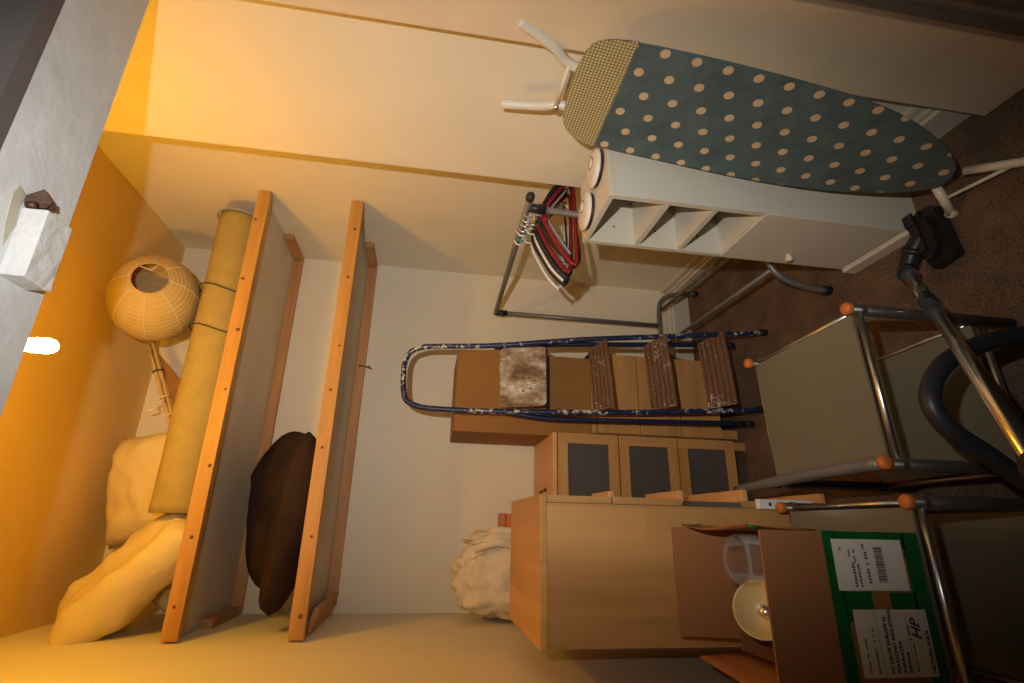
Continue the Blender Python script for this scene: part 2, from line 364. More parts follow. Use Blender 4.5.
shelf(2.118, 'upper alcove shelf with orange pine edge carrying the roll and paper lantern')
shelf(1.746, 'lower alcove shelf with orange pine edge carrying the dark brown cushions', True, 1)

# ------------------------------------------------------------------ soft things
def pillow(name, cen, sx, sy, th, rot, mat_, label, cat, group=None, seed=0, bend=0, amp=.02, n=30, pinch=.9, rnd=.09):
    """stuffed cushion: sx, sy half sizes, th half thickness; rot = 3x3 rotation"""
    bm = bmesh.new(); R3 = rot.to_3x3(); c = Vector(cen); grid = {}
    for s in (1, -1):
        for i in range(n + 1):
            for j in range(n + 1):
                u = -1 + 2 * i / n; v_ = -1 + 2 * j / n
                edge = i in (0, n) or j in (0, n)
                if s == -1 and edge: continue
                pu = u * (1 - .10 * pinch * (1 - v_ * v_) * abs(u) ** 3); pv = v_ * (1 - .10 * pinch * (1 - u * u) * abs(v_) ** 3)
                h = th * (max(0, 1 - u ** 4) ** .6) * (max(0, 1 - v_ ** 4) ** .6)
                p = Vector((pu * sx * math.sqrt(1 - rnd * v_ * v_), pv * sy * math.sqrt(1 - rnd * u * u), 0))
                wv = noise.noise(Vector((p.x * 7 + seed, p.y * 7, s))) * amp + noise.noise(Vector((p.x * 18, p.y * 18 + seed, s * 2))) * amp * .45
                p.z = s * (h + wv * min(1, h / (th * .5 + 1e-6))) + bend * (u * u)
                p.z += noise.noise(Vector((u * 1.5 + seed, v_ * 1.5, 7))) * amp
                grid[(s, i, j)] = bm.verts.new(c + R3 @ p)
    g = lambda s, i, j: grid.get((s, i, j)) or grid[(1, i, j)]
    for s in (1, -1):
        for i in range(n):
            for j in range(n):
                f = bm.faces.new((g(s, i, j), g(s, i + 1, j), g(s, i + 1, j + 1), g(s, i, j + 1))); f.smooth = True
    return tag(part(name, bm, mat_), label, cat, group)
def rot(x=0, y=0, z=0): return Matrix.Rotation(math.radians(z), 4, 'Z') @ Matrix.Rotation(math.radians(y), 4, 'Y') @ Matrix.Rotation(math.radians(x), 4, 'X')

t = thing('underlay_roll', (.62, 2.06, 2.169), 'long cream roll of underlay tied with dark string on the upper shelf', 'roll')
# spiral roll
bm = bmesh.new(); rc = (2.062, 2.256); prof = []
for k in range(97):
    a = k / 96 * 3 * 2 * math.pi; r = .036 + .049 * k / 96; prof.append((rc[0] + r * math.cos(a - .5), rc[1] + r * math.sin(a - .5)))
for k in range(96, -1, -1):
    a = k / 96 * 3 * 2 * math.pi; r = .024 + .049 * k / 96; prof.append((rc[0] + r * math.cos(a - .5), rc[1] + r * math.sin(a - .5)))
xs = [.02 + 1.19 * k / 40 for k in range(41)]; rings = []
for x in xs:
    wob = Vector((0, .004 * noise.noise((x * 4, 0, 0)), .003 * noise.noise((x * 4, 7, 0)) + .003))
    rings.append([bm.verts.new(Vector((x, p[0], p[1])) + wob) for p in prof])
L_ = len(prof)
for A_, B_ in zip(rings, rings[1:]):
    for k in range(L_):
        f = bm.faces.new((A_[k], A_[(k + 1) % L_], B_[(k + 1) % L_], B_[k])); f.smooth = True
for R_ in (rings[0], rings[-1]):
    for k in range(96): bm.faces.new((R_[k], R_[k + 1], R_[L_ - 2 - k], R_[L_ - 1 - k]))
part('rolled_sheet', bm, M['roll'], t)
for x in (.86, .69):
    pts = [(x + .012 * math.sin(a) + .004 * math.sin(3 * a), rc[0] + .0875 * math.cos(a), rc[1] + .003 + .0875 * math.sin(a)) for a in [2 * math.pi * k / 36 for k in range(36)]]
    part('string', B(tube, pts, .0025, 6, True), M['string'], t)
part('string_tail', B(tube, smooth_path([(.86, 2.05, 2.347), (.872, 2.075, 2.350), (.885, 2.10, 2.342), (.90, 2.125, 2.326)], 5), .002, 6), M['string'], t)
part('end_wrap', B(tube, [(1.205, rc[0] + .086 * math.cos(a), rc[1] + .003 + .086 * math.sin(a)) for a in [2 * math.pi * k / 36 for k in range(36)]], .004, 6, True), M['greyp'], t)

# paper lantern, lying so that its opening faces the room
lc = Vector((.818, 2.062, 2.502)); lr = .160
lax = (Vector((-.215, -.90, -.16)) ).normalized()
lax = ((EYE - lc).normalized() + RIGHT * .52 + Vector((0, 0, .12))).normalized()
t = thing('paper_lantern', (lc.x, lc.y, lc.z - lr), 'round rice-paper lantern shade resting on the rolled underlay', 'lantern')
prof = []; NR = 22
a0 = math.asin(.062 / lr)
for k in range(NR * 4 + 1):
    a = a0 + (math.pi - 2 * a0) * k / (NR * 4); rr = lr * (1 - .012 * abs(math.sin(k / 4 * math.pi)))
    prof.append((rr * math.sin(a), rr * math.cos(a)))
prof2 = [(r * .985, z * .985) for r, z in prof[::-1]]
part('paper_globe', B(lathe, prof + prof2 + [prof[0]], lc, lax, 48), M['paperlamp'], t)
q = Vector((0, 0, 1)).rotation_difference(lax)
part('rim_wire', B(tube, [lc + q @ Vector((.062 * math.cos(a), .062 * math.sin(a), lr * math.cos(a0))) for a in [2 * math.pi * k / 32 for k in range(32)]], .002, 6, True), M['bamboo'], t)
for s in range(8):
    b0 = 2 * math.pi * s / 8 + .25; pts = []
    for k in range(25):
        a = a0 + .02 + (math.pi - 2 * a0 - .04) * k / 24; pts.append(lc + q @ Vector((lr * 1.001 * math.sin(a) * math.cos(b0), lr * 1.001 * math.sin(a) * math.sin(b0), lr * 1.001 * math.cos(a))))
    part('seam_strip', B(tube, pts, .0014, 5), M['paperseam'], t)
p0 = lc + q @ Vector((.058, 0, lr * .92)); p1 = lc + q @ Vector((.030, .050, lr * .92))
part('frame_wire', B(tube, [p0, (p0 + p1) / 2 + q @ Vector((-.01, -.01, -.01)), p1], .0018, 5), M['paperseam'], t)

for o_ in t.children:          # the paper globe sags a little under its own weight
    for v_ in o_.data.vertices:
        d_ = v_.co + ORG[t.name] - lc; v_.co = lc + Vector((d_.x * 1.07, d_.y * 1.0, d_.z * .955)) - ORG[t.name]

# bundle of dry canes tied together
t = thing('cane_bundle', (.33, 2.24, 2.18), 'tied bundle of dry bamboo canes leaning between lantern and pillow', 'canes')
CA, CB = Vector((.26, 2.24, 2.365)), Vector((.700, 2.235, 2.575))
for k in range(4):
    d = Vector((random.uniform(-.008, .008), random.uniform(-.009, .009), random.uniform(-.009, .009)))
    L0, L1 = CA + d, CA.lerp(CB, 1 - .06 * k) + d * 1.2
    pts = [L0.lerp(L1, j_ / 12) + Vector((0, .004 * noise.noise((j_, k, 0)), .005 * noise.noise((j_, k, 5)))) for j_ in range(13)]
    part('cane', B(tube, pts, .007, 7, radii=[.0065 + (.003 if j_ % 4 == 0 else 0) for j_ in range(13)]), M['bamboo'], t)
ax = (CB - CA).normalized(); q2 = Vector((0, 0, 1)).rotation_difference(ax)
for f_ in (.30, .46, .70):
    c0 = CA.lerp(CB, f_)
    part('tie', B(tube, [c0 + q2 @ Vector((.017 * math.cos(a), .017 * math.sin(a), 0)) for a in [2 * math.pi * k / 14 for k in range(14)]], .0032, 6, True), M['cloth2'] if f_ < .5 else M['string'], t)
part('loose_tie_end', B(tube, smooth_path([(.445, 2.222, 2.455), (.43, 2.20, 2.48), (.41, 2.20, 2.47), (.395, 2.19, 2.492)], 5), .004, 6), M['cloth2'], t)
bm = bmesh.new(); prism(bm, [(.655, 2.262, 2.545), (.50, 2.275, 2.395), (.33, 2.268, 2.385)], (0, .006, 0)); part('paper_wrapper', bm, M['card'], t)

PG = 'cream pillows heaped on the upper shelf'
pillow('pillow', (.130, 2.31, 2.420), .225, .215, .110, rot(74, 0, 0) @ rot(0, 0, 9), M['cloth'], 'plump cream pillow standing upright behind the end of the roll', 'pillow', PG, 3, amp=.022)
pillow('pillow', (-.125, 2.325, 2.325), .18, .140, .075, rot(58, 0, 0) @ rot(0, 8, -18), M['cloth'], 'cream pillow squeezed between the upright pillow and the drooping one', 'pillow', PG, 9)
pillow('pillow', (-.178, 2.085, 2.350), .250, .155, .085, rot(30, 42, 0), M['cloth'], 'drooping cream pillow with one corner pushed up the left wall', 'pillow', PG, 15, bend=.015, amp=.022, pinch=.6)
pillow('pillow', (-.070, 2.065, 2.232), .070, .065, .050, rot(0, 5, 12), M['cloth'], 'small cream pillow tucked against the left end of the roll', 'pillow', PG, 21)
CG = 'dark brown cushions on the lower shelf'
pillow('cushion', (.050, 2.27, 1.958), .325, .150, .072, rot(58, 0, 2) @ rot(0, 0, 7), M['brown'], 'dark brown cushion leaning at the back of the lower shelf', 'cushion', CG, 5, bend=-.02, amp=.018, pinch=.4, rnd=.38)
pillow('cushion', (.010, 2.085, 1.868), .33, .105, .058, rot(6, 5, -2), M['brown'], 'dark brown cushion lying flat at the front of the lower shelf', 'cushion', CG, 12, bend=.006, amp=.014, pinch=.4, rnd=.42)

# ------------------------------------------------------------------ glass-door cabinet against the back wall
t = thing('glass_cabinet', (.02, 2.32, 0), 'beech cabinet with grey glazed doors under the calico bag', 'cabinet')
ZT = .888; X0, X1, Y0, Y1 = -.33, .378, 2.135, 2.505
part('side_panel', bx(X1 - .018, X1, Y0, Y1, .06, ZT - .018), M['beech'], t)
part('side_panel', bx(X0, X0 + .018, Y0, Y1, .06, ZT - .018), M['beech'], t)
part('top', bx(X0, X1, Y0 - .018, Y1, ZT - .018, ZT, bev=.0015), M['handle'], t)
part('bottom', bx(X0 + .018, X1 - .018, Y0, Y1, .06, .078), M['beech'], t)
part('back', bx(X0 + .018, X1 - .018, Y1 - .006, Y1, .078, ZT - .018), M['beech'], t)
part('divider', bx(.006, .018, Y0, Y1 - .006, .078, ZT - .018), M['beech'], t)
for x in (X0 + .005, X1 - .04):
    for y in (Y0 + .005, Y1 - .04): part('foot', bx(x, x + .035, y, y + .035, 0, .06), M['beech'], t)
for cx0, cx1 in ((.022, X1 - .001), (X0 + .001, .018)):
    for k in range(3):
        z1 = ZT - .022 - k * .268; z0 = z1 - .262; fw = .042
        dz = -.004 * k
        d = part('door', bx(cx0, cx0 + fw, Y0 - .018, Y0 - .001, z0, z1, bev=.001), M['beech'], t)
        part('stile', bx(cx1 - fw, cx1, Y0 - .018, Y0 - .001, z0, z1, bev=.001), M['beech'], d)
        part('rail', bx(cx0 + fw, cx1 - fw, Y0 - .018, Y0 - .001, z1 - fw, z1), M['beechx'], d)
        part('rail', bx(cx0 + fw, cx1 - fw, Y0 - .018, Y0 - .001, z0, z0 + fw), M['beechx'], d)
        part('pane', bx(cx0 + fw - .004, cx1 - fw + .004, Y0 - .012, Y0 - .006, z0 + fw - .004, z1 - fw + .004), M['frost'], d)
for k in range(3):
    part('fixing_hole', B(tube, smooth_path([(.145 + .004 * k, 2.24 + k * .05, ZT + .0005), (.155 - .006 * k, 2.255 + k * .05, ZT + .0015), (.148, 2.272 + k * .05, ZT + .0005)], 4), .0045, 6), M['rust'], t)

# ------------------------------------------------------------------ beech drawer unit behind the ladder
t = thing('drawer_unit', (.57, 2.33, 0), 'low beech drawer unit standing behind the stepladder', 'drawer unit')
X0, X1, Y0, Y1 = .392, .758, 2.165, 2.50
part('carcass', bx(X0, X1, Y0 + .018, Y1, .085, .70), M['beech'], t)
for k in range(3):
    z0 = .088 + k * .196; part('drawer_front', bx(X0 + .001, X1 - .001, Y0, Y0 + .017, z0, z0 + .192, bev=.001), M['beechx'], t)
part('top', bx(X0 - .004, X1 + .004, Y0 - .002, Y1, .682, .70, bev=.001), M['beech'], t)
for x in (X0 + .004, X1 - .044):
    for y in (Y0 + .02, Y1 - .045): part('foot', bx(x, x + .04, y, y + .04, 0, .085), M['beech'], t)
part('runner', bx(X0 - .003, X0 + .0, Y0 + .03, Y0 + .3, .60, .63), M['chrome'], t)

# closed cardboard box on the drawer unit
t = thing('cardboard_box', (.57, 2.33, .70), 'tall closed cardboard box standing on the drawer unit behind the stepladder', 'box')
X0, X1, Y0, Y1, Z0, Z1 = .372, .732, 2.172, 2.50, .7005, 1.300
part('carton', bx(X0, X1, Y0, Y1, Z0, Z1 - .004, bev=.003), M['card'], t)
part('flap', bx(X0 + .001, X1 - .001, Y0 + .001, (Y0 + Y1) / 2 - .001, Z1 - .004, Z1), M['card'], t)
part('flap', bx(X0 + .001, X1 - .001, (Y0 + Y1) / 2 + .001, Y1 - .001, Z1 - .004, Z1), M['card'], t)

# ------------------------------------------------------------------ chest of drawers, end panel to the room
t = thing('chest_of_drawers', (-.09, 1.58, 0), 'tall beech chest of drawers seen from its end beside the left wall', 'chest')
X0, X1, Y0, Y1, ZT = -.270, .060, 1.352, 1.808, 1.108
part('end_panel', bx(X0, X1, Y0, Y0 + .018, 0, ZT - .018), M['beech'], t)
part('end_panel', bx(X0, X1, Y1 - .018, Y1, 0, ZT - .018), M['beech'], t)
part('top', bx(X0 - .003, X1 + .020, Y0 - .002, Y1, ZT - .018, ZT, bev=.0015), M['beechy'], t)
part('back_panel', bx(X0, X0 + .006, Y0 + .018, Y1 - .018, .02, ZT - .018), M['beech'], t)
part('plinth', bx(X1 - .03, X1 - .01, Y0 + .018, Y1 - .018, 0, .06), M['beech'], t)
seams = [(1.088, .916), (.912, .719), (.540, .350), (.346, .065)]
hand = [None, (.822, 1.62, 1.79), (.505, 1.40, 1.74), (.22, 1.45, 1.70)]
for (z1, z0), hd_ in zip(seams, hand):
    d = part('drawer', bx(X1 + .001, X1 + .019, Y0 + .002, Y1 - .002, z0, z1, bev=.001), M['beech'], t)
    if hd_ is None: continue
    hz_, ya, yb = hd_; bm = bmesh.new()
    box(bm, X1 + .019, X1 + .052, ya, yb, hz_ - .009, hz_ + .009, .002); part('handle', bm, M['handle'], d, label='orange wooden bar handle')
d = part('drawer', bx(X1 - .012, X1 + .006, Y0 + .02, Y1 - .02, .545, .715), M['beechy'], t)
bm = bmesh.new(); box(bm, X1 + .006, X1 + .052, 1.50, 1.74, .640, .658, .002); part('handle', bm, M['handle'], d)
part('drawer_runner', bx(X1 + .002, X1 + .014, Y0 + .0005, Y0 + .012, .55, .712), M['chrome'], t)
bm = bmesh.new(); box(bm, X1 - .002, X1 + .024, 1.334, 1.3515, .345, .508, .002); wb = part('white_bracket', bm, M['whitep'], t, label='white plastic bracket with a dark hole')
for zz in (.475, .35): part('bracket_hole', B(lathe, [(0, .0015), (.004, .001), (.005, 0)], (X1 + .011, 1.334, zz), (0, -1, 0), 10), M['ink'], wb)

# bag and small box on the glass cabinet
def blob(bm, c, rad, seed, amp=.1, e=.8, seg=48, rings_=30, foot=None, taper=0, pleat=0):
    c = Vector(c); G = []
    sg = lambda v_, p: math.copysign(abs(v_) ** p, v_)
    for i in range(rings_ + 1):
        th = math.pi * i / rings_; row = []
        for j in range(seg):
            ph = 2 * math.pi * j / seg
            d = Vector((sg(math.sin(th), e) * sg(math.cos(ph), e), sg(math.sin(th), e) * sg(math.sin(ph), e), sg(math.cos(th), e)))
            k = 1 + amp * noise.noise(d * 2.1 + Vector((seed, 0, 0))) + amp * .55 * noise.noise(d * 5 + Vector((0, seed, 0))) + amp * .25 * abs(noise.noise(d * 11 + Vector((0, 0, seed))))
            k += pleat * (abs(math.sin(5.5 * ph + 2.2 * noise.noise(d * 2.5) + 1.2 * d.z)) - .6) * math.sin(th)
            p = Vector((d.x * rad[0], d.y * rad[1], d.z * rad[2])) * k
            tp = 1 - taper * max(0, d.z); p.x *= tp; p.y *= tp
            p += c
            if foot is not None and p.z < foot: p.z = foot
            row.append(bm.verts.new(p))
            if i in (0, rings_): break
        G.append(row)
    for i in range(rings_):
        a, b_ = G[i], G[i + 1]
        for j in range(seg):
            j2 = (j + 1) % seg
            vs = [a[j % len(a)], b_[j % len(b_)], b_[j2 % len(b_)], a[j2 % len(a)]]
            u = []
            for q_ in vs:
                if q_ not in u: u.append(q_)
            if len(u) > 2: bm.faces.new(u).smooth = True
t = thing('cloth_bag', (-.19, 2.31, .889), 'crumpled calico cloth bag on the glass-door cabinet by the left wall', 'bag')
part('bag_body', B(blob, (-.195, 2.31, 1.070), (.148, .15, .185), 4, .15, .74, 72, 48, foot=.889, taper=.18, pleat=.07), M['cloth2'], t)
part('gathered_side', B(blob, (-.065, 2.29, 1.045), (.055, .10, .155), 11, .34, .8, 64, 40, foot=.889, taper=.3, pleat=.18), M['cloth2'], t)
for k in range(3):
    part('fold', B(tube, smooth_path([(-.085 + .03 * k, 2.18 + .01 * k, 1.19 - .03 * k), (-.06 + .022 * k, 2.165, 1.10), (-.075 + .028 * k, 2.17, 1.02), (-.055 + .02 * k, 2.19, .93)], 6), .016, 8), M['cloth2'], t)
part('bag_corner', B(blob, (-.245, 2.27, 1.225), (.05, .05, .022), 31, .4, .9, 20, 14), M['cloth2'], t)
t = thing('wooden_case', (.008, 2.34, .889), 'small reddish-orange wooden case beside the calico bag on the glass-door cabinet', 'case')
part('case_body', bx(-.012, .052, 2.30, 2.40, .889, 1.05, bev=.003), M['cap'], t); part('case_lid', bx(-.014, .054, 2.298, 2.402, 1.052, 1.072, bev=.003), M['cap'], t)

# ------------------------------------------------------------------ folded stepladder
t = thing('stepladder', (.63, 1.99, 0), 'folded blue tubular stepladder splashed with white paint leaning on the cardboard box', 'ladder')
left = [(.488, 1.964, .008), (.468, 1.996, .36), (.452, 2.028, .713), (.441, 2.070, 1.174), (.443, 2.085, 1.36), (.449, 2.094, 1.44), (.470, 2.098, 1.497), (.515, 2.099, 1.516), (.583, 2.099, 1.522), (.640, 2.098, 1.520), (.680, 2.092, 1.500), (.700, 2.084, 1.455), (.706, 2.076, 1.40), (.718, 2.040, 1.135), (.752, 1.990, .798), (.780, 1.936, .40), (.807, 1.882, .008)]
part('front_frame', B(tube, smooth_path(left, 5), .0115, 12), M['blue'], t, label='blue hooped front tube splashed with paint')
part('rear_leg', B(tube, smooth_path([(.450, 2.085, 1.14), (.428, 2.075, .97), (.424, 2.063, .785), (.435, 2.010, .052)], 5), .0105, 12), M['bluelow'], t)
part('rear_leg', B(tube, smooth_path([(.722, 2.085, 1.15), (.742, 2.072, .97), (.753, 2.050, .785), (.778, 1.985, .112)], 5), .0105, 12), M['bluelow'], t)
for p in ((.488, 1.964, 0), (.807, 1.882, 0)): part('foot_cap', B(lathe, [(0, 0), (.014, 0), (.0145, .03), (.012, .032), (.012, .034)], p, (0, 0, 1), 14), M['blackp'], t)
for p in ((.435, 2.009, .036), (.778, 1.983, .096)): part('foot_cap', B(lathe, [(0, 0), (.0135, 0), (.0135, .03), (.011, .032)], p, (0, .07, 1), 14), M['blackp'], t)
def plate(bm, q4, thick):
    a, b_, c, d = [Vector(p) for p in q4]; n = (b_ - a).cross(d - a).normalized() * thick; prism(bm, [a, b_, c, d], n)
treads = [((.718, 2.035, .742), (.752, 1.968, .692), (.462, 1.972, .668), (.458, 2.038, .728)),
          ((.748, 2.010, .500), (.782, 1.930, .442), (.476, 1.945, .410), (.468, 2.012, .486)),
          ((.770, 1.985, .258), (.800, 1.895, .195), (.492, 1.915, .160), (.482, 1.985, .242))]
for q4 in treads:
    d = part('tread', B(plate, q4, -.012), M['tread'], t)
    a, b_, c, e = [Vector(p) for p in q4]; nn = (b_ - a).cross(e - a).normalized()
    if nn.z < 0: nn = -nn
    for k in range(5):
        f0 = (k + .5) / 5; p0 = a.lerp(b_, f0) + nn * .0155; p1 = e.lerp(c, f0) + nn * .0155
        part('tread_rib', B(tube, [p0.lerp(p1, .02), p0.lerp(p1, .98)], .0042, 6), M['tread'], d)
    part('tread_lip', B(tube, [b_ + nn * .002, c + nn * .002], .009, 8), M['tread'], d)
# platform flipped up flat against the frame
bm = bmesh.new(); cor = [Vector(p) for p in ((.712, 2.058, 1.128), (.726, 2.034, .936), (.470, 2.034, .934), (.456, 2.058, 1.120))]; outl = []
for i in range(4):
    p, a, b_ = cor[i], cor[i - 1], cor[(i + 1) % 4]
    for s in range(5):
        tt = s / 4; e0 = p + (a - p).normalized() * .022; e1 = p + (b_ - p).normalized() * .022
        outl.append(e0 * (1 - tt) ** 2 + p * 2 * tt * (1 - tt) + e1 * tt ** 2)
prism(bm, outl, (0, .016, .002)); pl = part('platform', bm, M['platform'], t, label='paint-caked flipped-up platform step')
for x, z in ((.585, 1.03), (.585, 1.005), (.53, 1.03), (.54, 1.00)):
    part('platform_rivet', B(lathe, [(0, .003), (.004, .002), (.005, 0)], (x, 2.046 - (1.03 - z) * .12 - .001, z), (0, -1, 0), 8), M['rust'], pl)
part('platform_bracket', bx(.462, .718, 2.046, 2.056, .925, .936), M['bluelow'], t)

# ------------------------------------------------------------------ clothes rail and hangers
t = thing('clothes_rail', (1.0, 1.88, 0), 'grey tubular clothes rail standing along the right wall behind the white bookcase', 'clothes rail')
RX, RZ = 1.0, 1.122
part('hanging_bar', B(tube, [(RX, 1.385, RZ + .012), (RX + .020, 2.41, RZ - .010)], .0115, 12), M['greyt'], t)
part('bar_end_cap', B(lathe, [(0, -.004), (.013, -.002), (.0145, .005), (.0145, .02), (.0115, .021)], (RX, 1.375, RZ + .012), (0, 1, 0), 14), M['blackp'], t)
def upright(y, X, ztop, hw, yt):
    part('upright', B(tube, [(X, y, .235), (X, yt, ztop)], .0115, 12), M['greyt'], t)
    cb = [(X - hw, y, .012), (X - hw + .003, y, .07), (X - hw + .025, y, .165), (X - hw + .075, y, .222), (X, y, .235), (X + hw - .075, y, .222), (X + hw - .025, y, .165), (X + hw - .003, y, .07), (X + hw, y, .012)]
    part('base_hoop', B(tube, smooth_path(cb, 6), .0115, 12), M['greyt'], t)
    for s_ in (-1, 1): part('foot_cap', B(lathe, [(0, 0), (.017, 0), (.018, .028), (.013, .032)], (X + s_ * hw, y, 0), (0, 0, 1), 14), M['blackp'], t)
    part('tee_joint', B(tube, [(X, yt + (y - yt) * .06, ztop - .055), (X, yt, ztop + .004)], .0155, 12), M['blackp'], t)
upright(1.500, 1.002, RZ + .004, .172, 1.445); upright(2.400, 1.020, RZ - .012, .205, 2.400)
for x0, x1 in ((.90, .912), (1.10, 1.115)):
    part('base_bar', B(tube, [(x0, 1.500, .213), (x1, 2.400, .213)], .0095, 10), M['greyt'], t)
part('joint_screw', B(lathe, [(0, .014), (.008, .012), (.008, 0)], (1.01, 2.39, RZ - .045), (-1, 0, 0), 10), M['blackp'], t)
def hanger(y, mcol, hookm, label, ang, sway, style):
    t = thing('coat_hanger', (RX, y, RZ - .19), label, 'hanger', 'coat hangers on the grey clothes rail')
    q3 = Matrix.Rotation(math.radians(ang), 3, 'Z') @ Matrix.Rotation(math.radians(sway), 3, 'Y')
    piv = Vector((RX, y, RZ + .009))
    W = lambda x, z: piv + q3 @ Vector((x, 0, z))
    hk = [W(-.022 * math.cos(a) - 0, -.004 + .020 * math.sin(a) - .009) for a in [math.radians(d) for d in range(-60, 190, 25)]]
    hk = [W(.018 * math.cos(a), -.012 + .020 * math.sin(a)) for a in [math.radians(d) for d in range(200, -90, -24)]] + [W(.0, -.036), W(.0, -.062)]
    part('hook', B(tube, hk, .0032, 8), hookm, t)
    hw = .192
    sh = [W(0, -.058), W(-.03, -.066), W(-.12, -.105), W(-hw, -.148), W(-hw - .008, -.160), W(-hw + .006, -.170), W(0, -.172), W(hw - .006, -.170), W(hw + .008, -.160), W(hw, -.148), W(.12, -.105), W(.03, -.066)]
    if style == 0:
        part('hanger_frame', B(tube, smooth_path(sh, 4, True), .0072, 8, True), mcol, t)
        part('hanger_web', B(tube, smooth_path([W(-.16, -.150), W(-.03, -.082), W(.03, -.082), W(.16, -.150)], 4), .0045, 6), M['greyp'], t)
        part('neck_block', B(tube, [W(-.03, -.068), W(.03, -.068)], .010, 8), mcol, t)
    else:
        part('shoulder_bar', B(tube, smooth_path([W(-hw, -.165), W(-.14, -.118), W(-.04, -.066), W(0, -.058), W(.04, -.066), W(.14, -.118), W(hw, -.165)], 5), .0115 if style == 1 else .0055, 8), mcol, t)
        part('trouser_bar', B(tube, smooth_path([W(-hw + .015, -.150), W(-hw + .03, -.180), W(0, -.182), W(hw - .03, -.180), W(hw - .015, -.150)], 4), .004, 6), mcol, t)
    return t
hanger(1.478 , M['red'], M['greyp'], 'red-edged grey hanger nearest the front end of the clothes rail', 14, 3, 0)
hanger(1.508 , M['blackp'], M['chrome'], 'thick black hanger just behind the front red hanger', 8, -3, 1)
hanger(1.538 , M['red'], M['chrome'], 'second red hanger, tilted behind the first black hanger', 18, 6, 0)
hanger(1.568 , M['blackp'], M['chrome'], 'second black hanger, between the second red and the white hanger', 5, 1, 1)
hanger(1.598 , M['whitep'], M['whitep'], 'thin white plastic hanger with a white hook', 12, 5, 2)
hanger(1.628 , M['blackp'], M['teal'], 'black hanger with a teal hook behind the white hanger', 4, -2, 1)
hanger(1.660 , M['whitep'], M['whitep'], 'last white hanger, farthest along the clothes rail', 9, 4, 2)

# ------------------------------------------------------------------ narrow white bookcase
t = thing('bookcase', (.955, 1.24, 0), 'narrow white bookcase with open cubbyholes between clothes rail and ironing board', 'bookcase')
X0, X1, Y0, Y1, ZT = .850, 1.060, 1.125, 1.380, .966; th = .016
part('side_panel', bx(X0, X1, Y0, Y0 + th, 0, ZT - th), M['white'], t)
part('side_panel', bx(X0, X1, Y1 - th, Y1, 0, ZT - th), M['white'], t)
part('back_panel', bx(X1 - .006, X1 - .001, Y0 + th, Y1 - th, .05, ZT - th), M['white'], t)
part('top', bx(X0, X1, Y0, Y1, ZT - th, ZT, bev=.001), M['white'], t)
for z in (.800, .655, .505): part('shelf', bx(X0 + .002, X1 - .006, Y0 + th, Y1 - th, z - th, z), M['white'], t)
part('bottom', bx(X0 + .02, X1 - .006, Y0 + th, Y1 - th, .055, .07), M['white'], t)
d = part('door', bx(X0 - .002, X0 + .014, Y0 + .002, Y1 - .004, .062, .500, bev=.001), M['white'], t)
part('knob', B(lathe, [(0, .022), (.010, .020), (.013, .014), (.008, .006), (.007, 0)], (X0 - .002, 1.325, .290), (-1, 0, 0), 16), M['creamplast'], d)
part('plinth', bx(X0 + .018, X0 + .030, Y0 + th, Y1 - th, 0, .056), M['white'], t)
part('foot_rail', bx(X0 - .012, X0 + .018, Y0 + .001, Y1 + .002, 0, .046, bev=.002), M['white'], t)
for z, y in ((.865, 1.30), (.725, 1.31), (.725, 1.25), (.58, 1.30)):
    part('peg_hole', B(lathe, [(0, .0012), (.003, .0008), (.0035, 0)], (X0 + .06 if y > 1.26 else X0 + .11, Y1 - th, z), (0, -1, 0), 8), M['ink'], t)
def alarm(x, y, label):
    t = thing('smoke_alarm', (x, y, .967), label, 'smoke alarm', 'smoke alarms on top of the white bookcase')
    part('base', B(lathe, [(0, 0), (.055, 0), (.056, .006), (.054, .009), (0, .009)], (x, y, .967), (0, 0, 1), 32), M['blackp'], t)
    part('cover', B(lathe, [(.0545, .009), (.0585, .010), (.0590, .014), (.056, .018), (.040, .0215), (.020, .023), (0, .023)], (x, y, .967), (0, 0, 1), 40), M['alarm'], t)
    part('button_ring', B(lathe, [(.0165, .0228), (.018, .0240), (.0195, .0228)], (x + .012, y - .004, .967), (0, 0, 1), 28), M['ink'], t)
    part('button', B(lathe, [(.016, .022), (.0155, .0255), (0, .0265)], (x + .012, y - .004, .967), (0, 0, 1), 24), M['alarm'], t)
    for k in range(5):
        a = 2.2 + k * .5; part('vent_dot', B(lathe, [(0, .0010), (.0014, .0006), (.0018, 0)], (x + .036 * math.cos(a), y + .036 * math.sin(a), 967e-3 + .0215), (0, 0, 1), 6), M['ink'], t)
alarm(.996, 1.206, 'cream smoke alarm on the white bookcase, nearer the ironing board')
alarm(.910, 1.300, 'cream smoke alarm on the white bookcase, nearer the hangers')

# ------------------------------------------------------------------ ironing board, folded, standing on its nose
K = .975
P0 = Vector((.9 * K, .888 * K, 1.4 - 1.269 * K)); up_ = Vector((.13, 0, 1)).normalized(); wd = Vector((0, 1, 0)); nr = wd.cross(up_)   # wd x up = +X-ish
nr = up_.cross(wd)   # towards the room (-X)
if nr.x > 0: nr = -nr
t = thing('ironing_board', (.93, .94, 0), 'folded ironing board in a blue cover with cream dots leaning on the right wall', 'ironing board')
mid = .0735
mm = Matrix.Identity(4)
for i, ax in enumerate((wd, up_, wd.cross(up_))):
    for r in range(3): mm[r][i] = ax[r]
mm.translation = P0 + wd * 0
sgn = 1 if wd.cross(up_).x < 0 else -1       # local z sign that faces the room
rim = [(.001, .001), (.089, -.042), (.205, -.077), (.325, -.095), (.454, -.0995), (.603, -.100), (.742, -.0965), (.88, -.088), (.952, -.074), (.986, -.040), (.996, .05), (.990, .153), (.970, .206), (.919, .240), (.845, .246), (.714, .243), (.5, .238), (.326, .224), (.187, .201), (.062, .164), (-.022, .125), (-.052, .083), (-.040, .035)]
def outline(): return [(b_ * K, a * K) for a, b_ in rim]
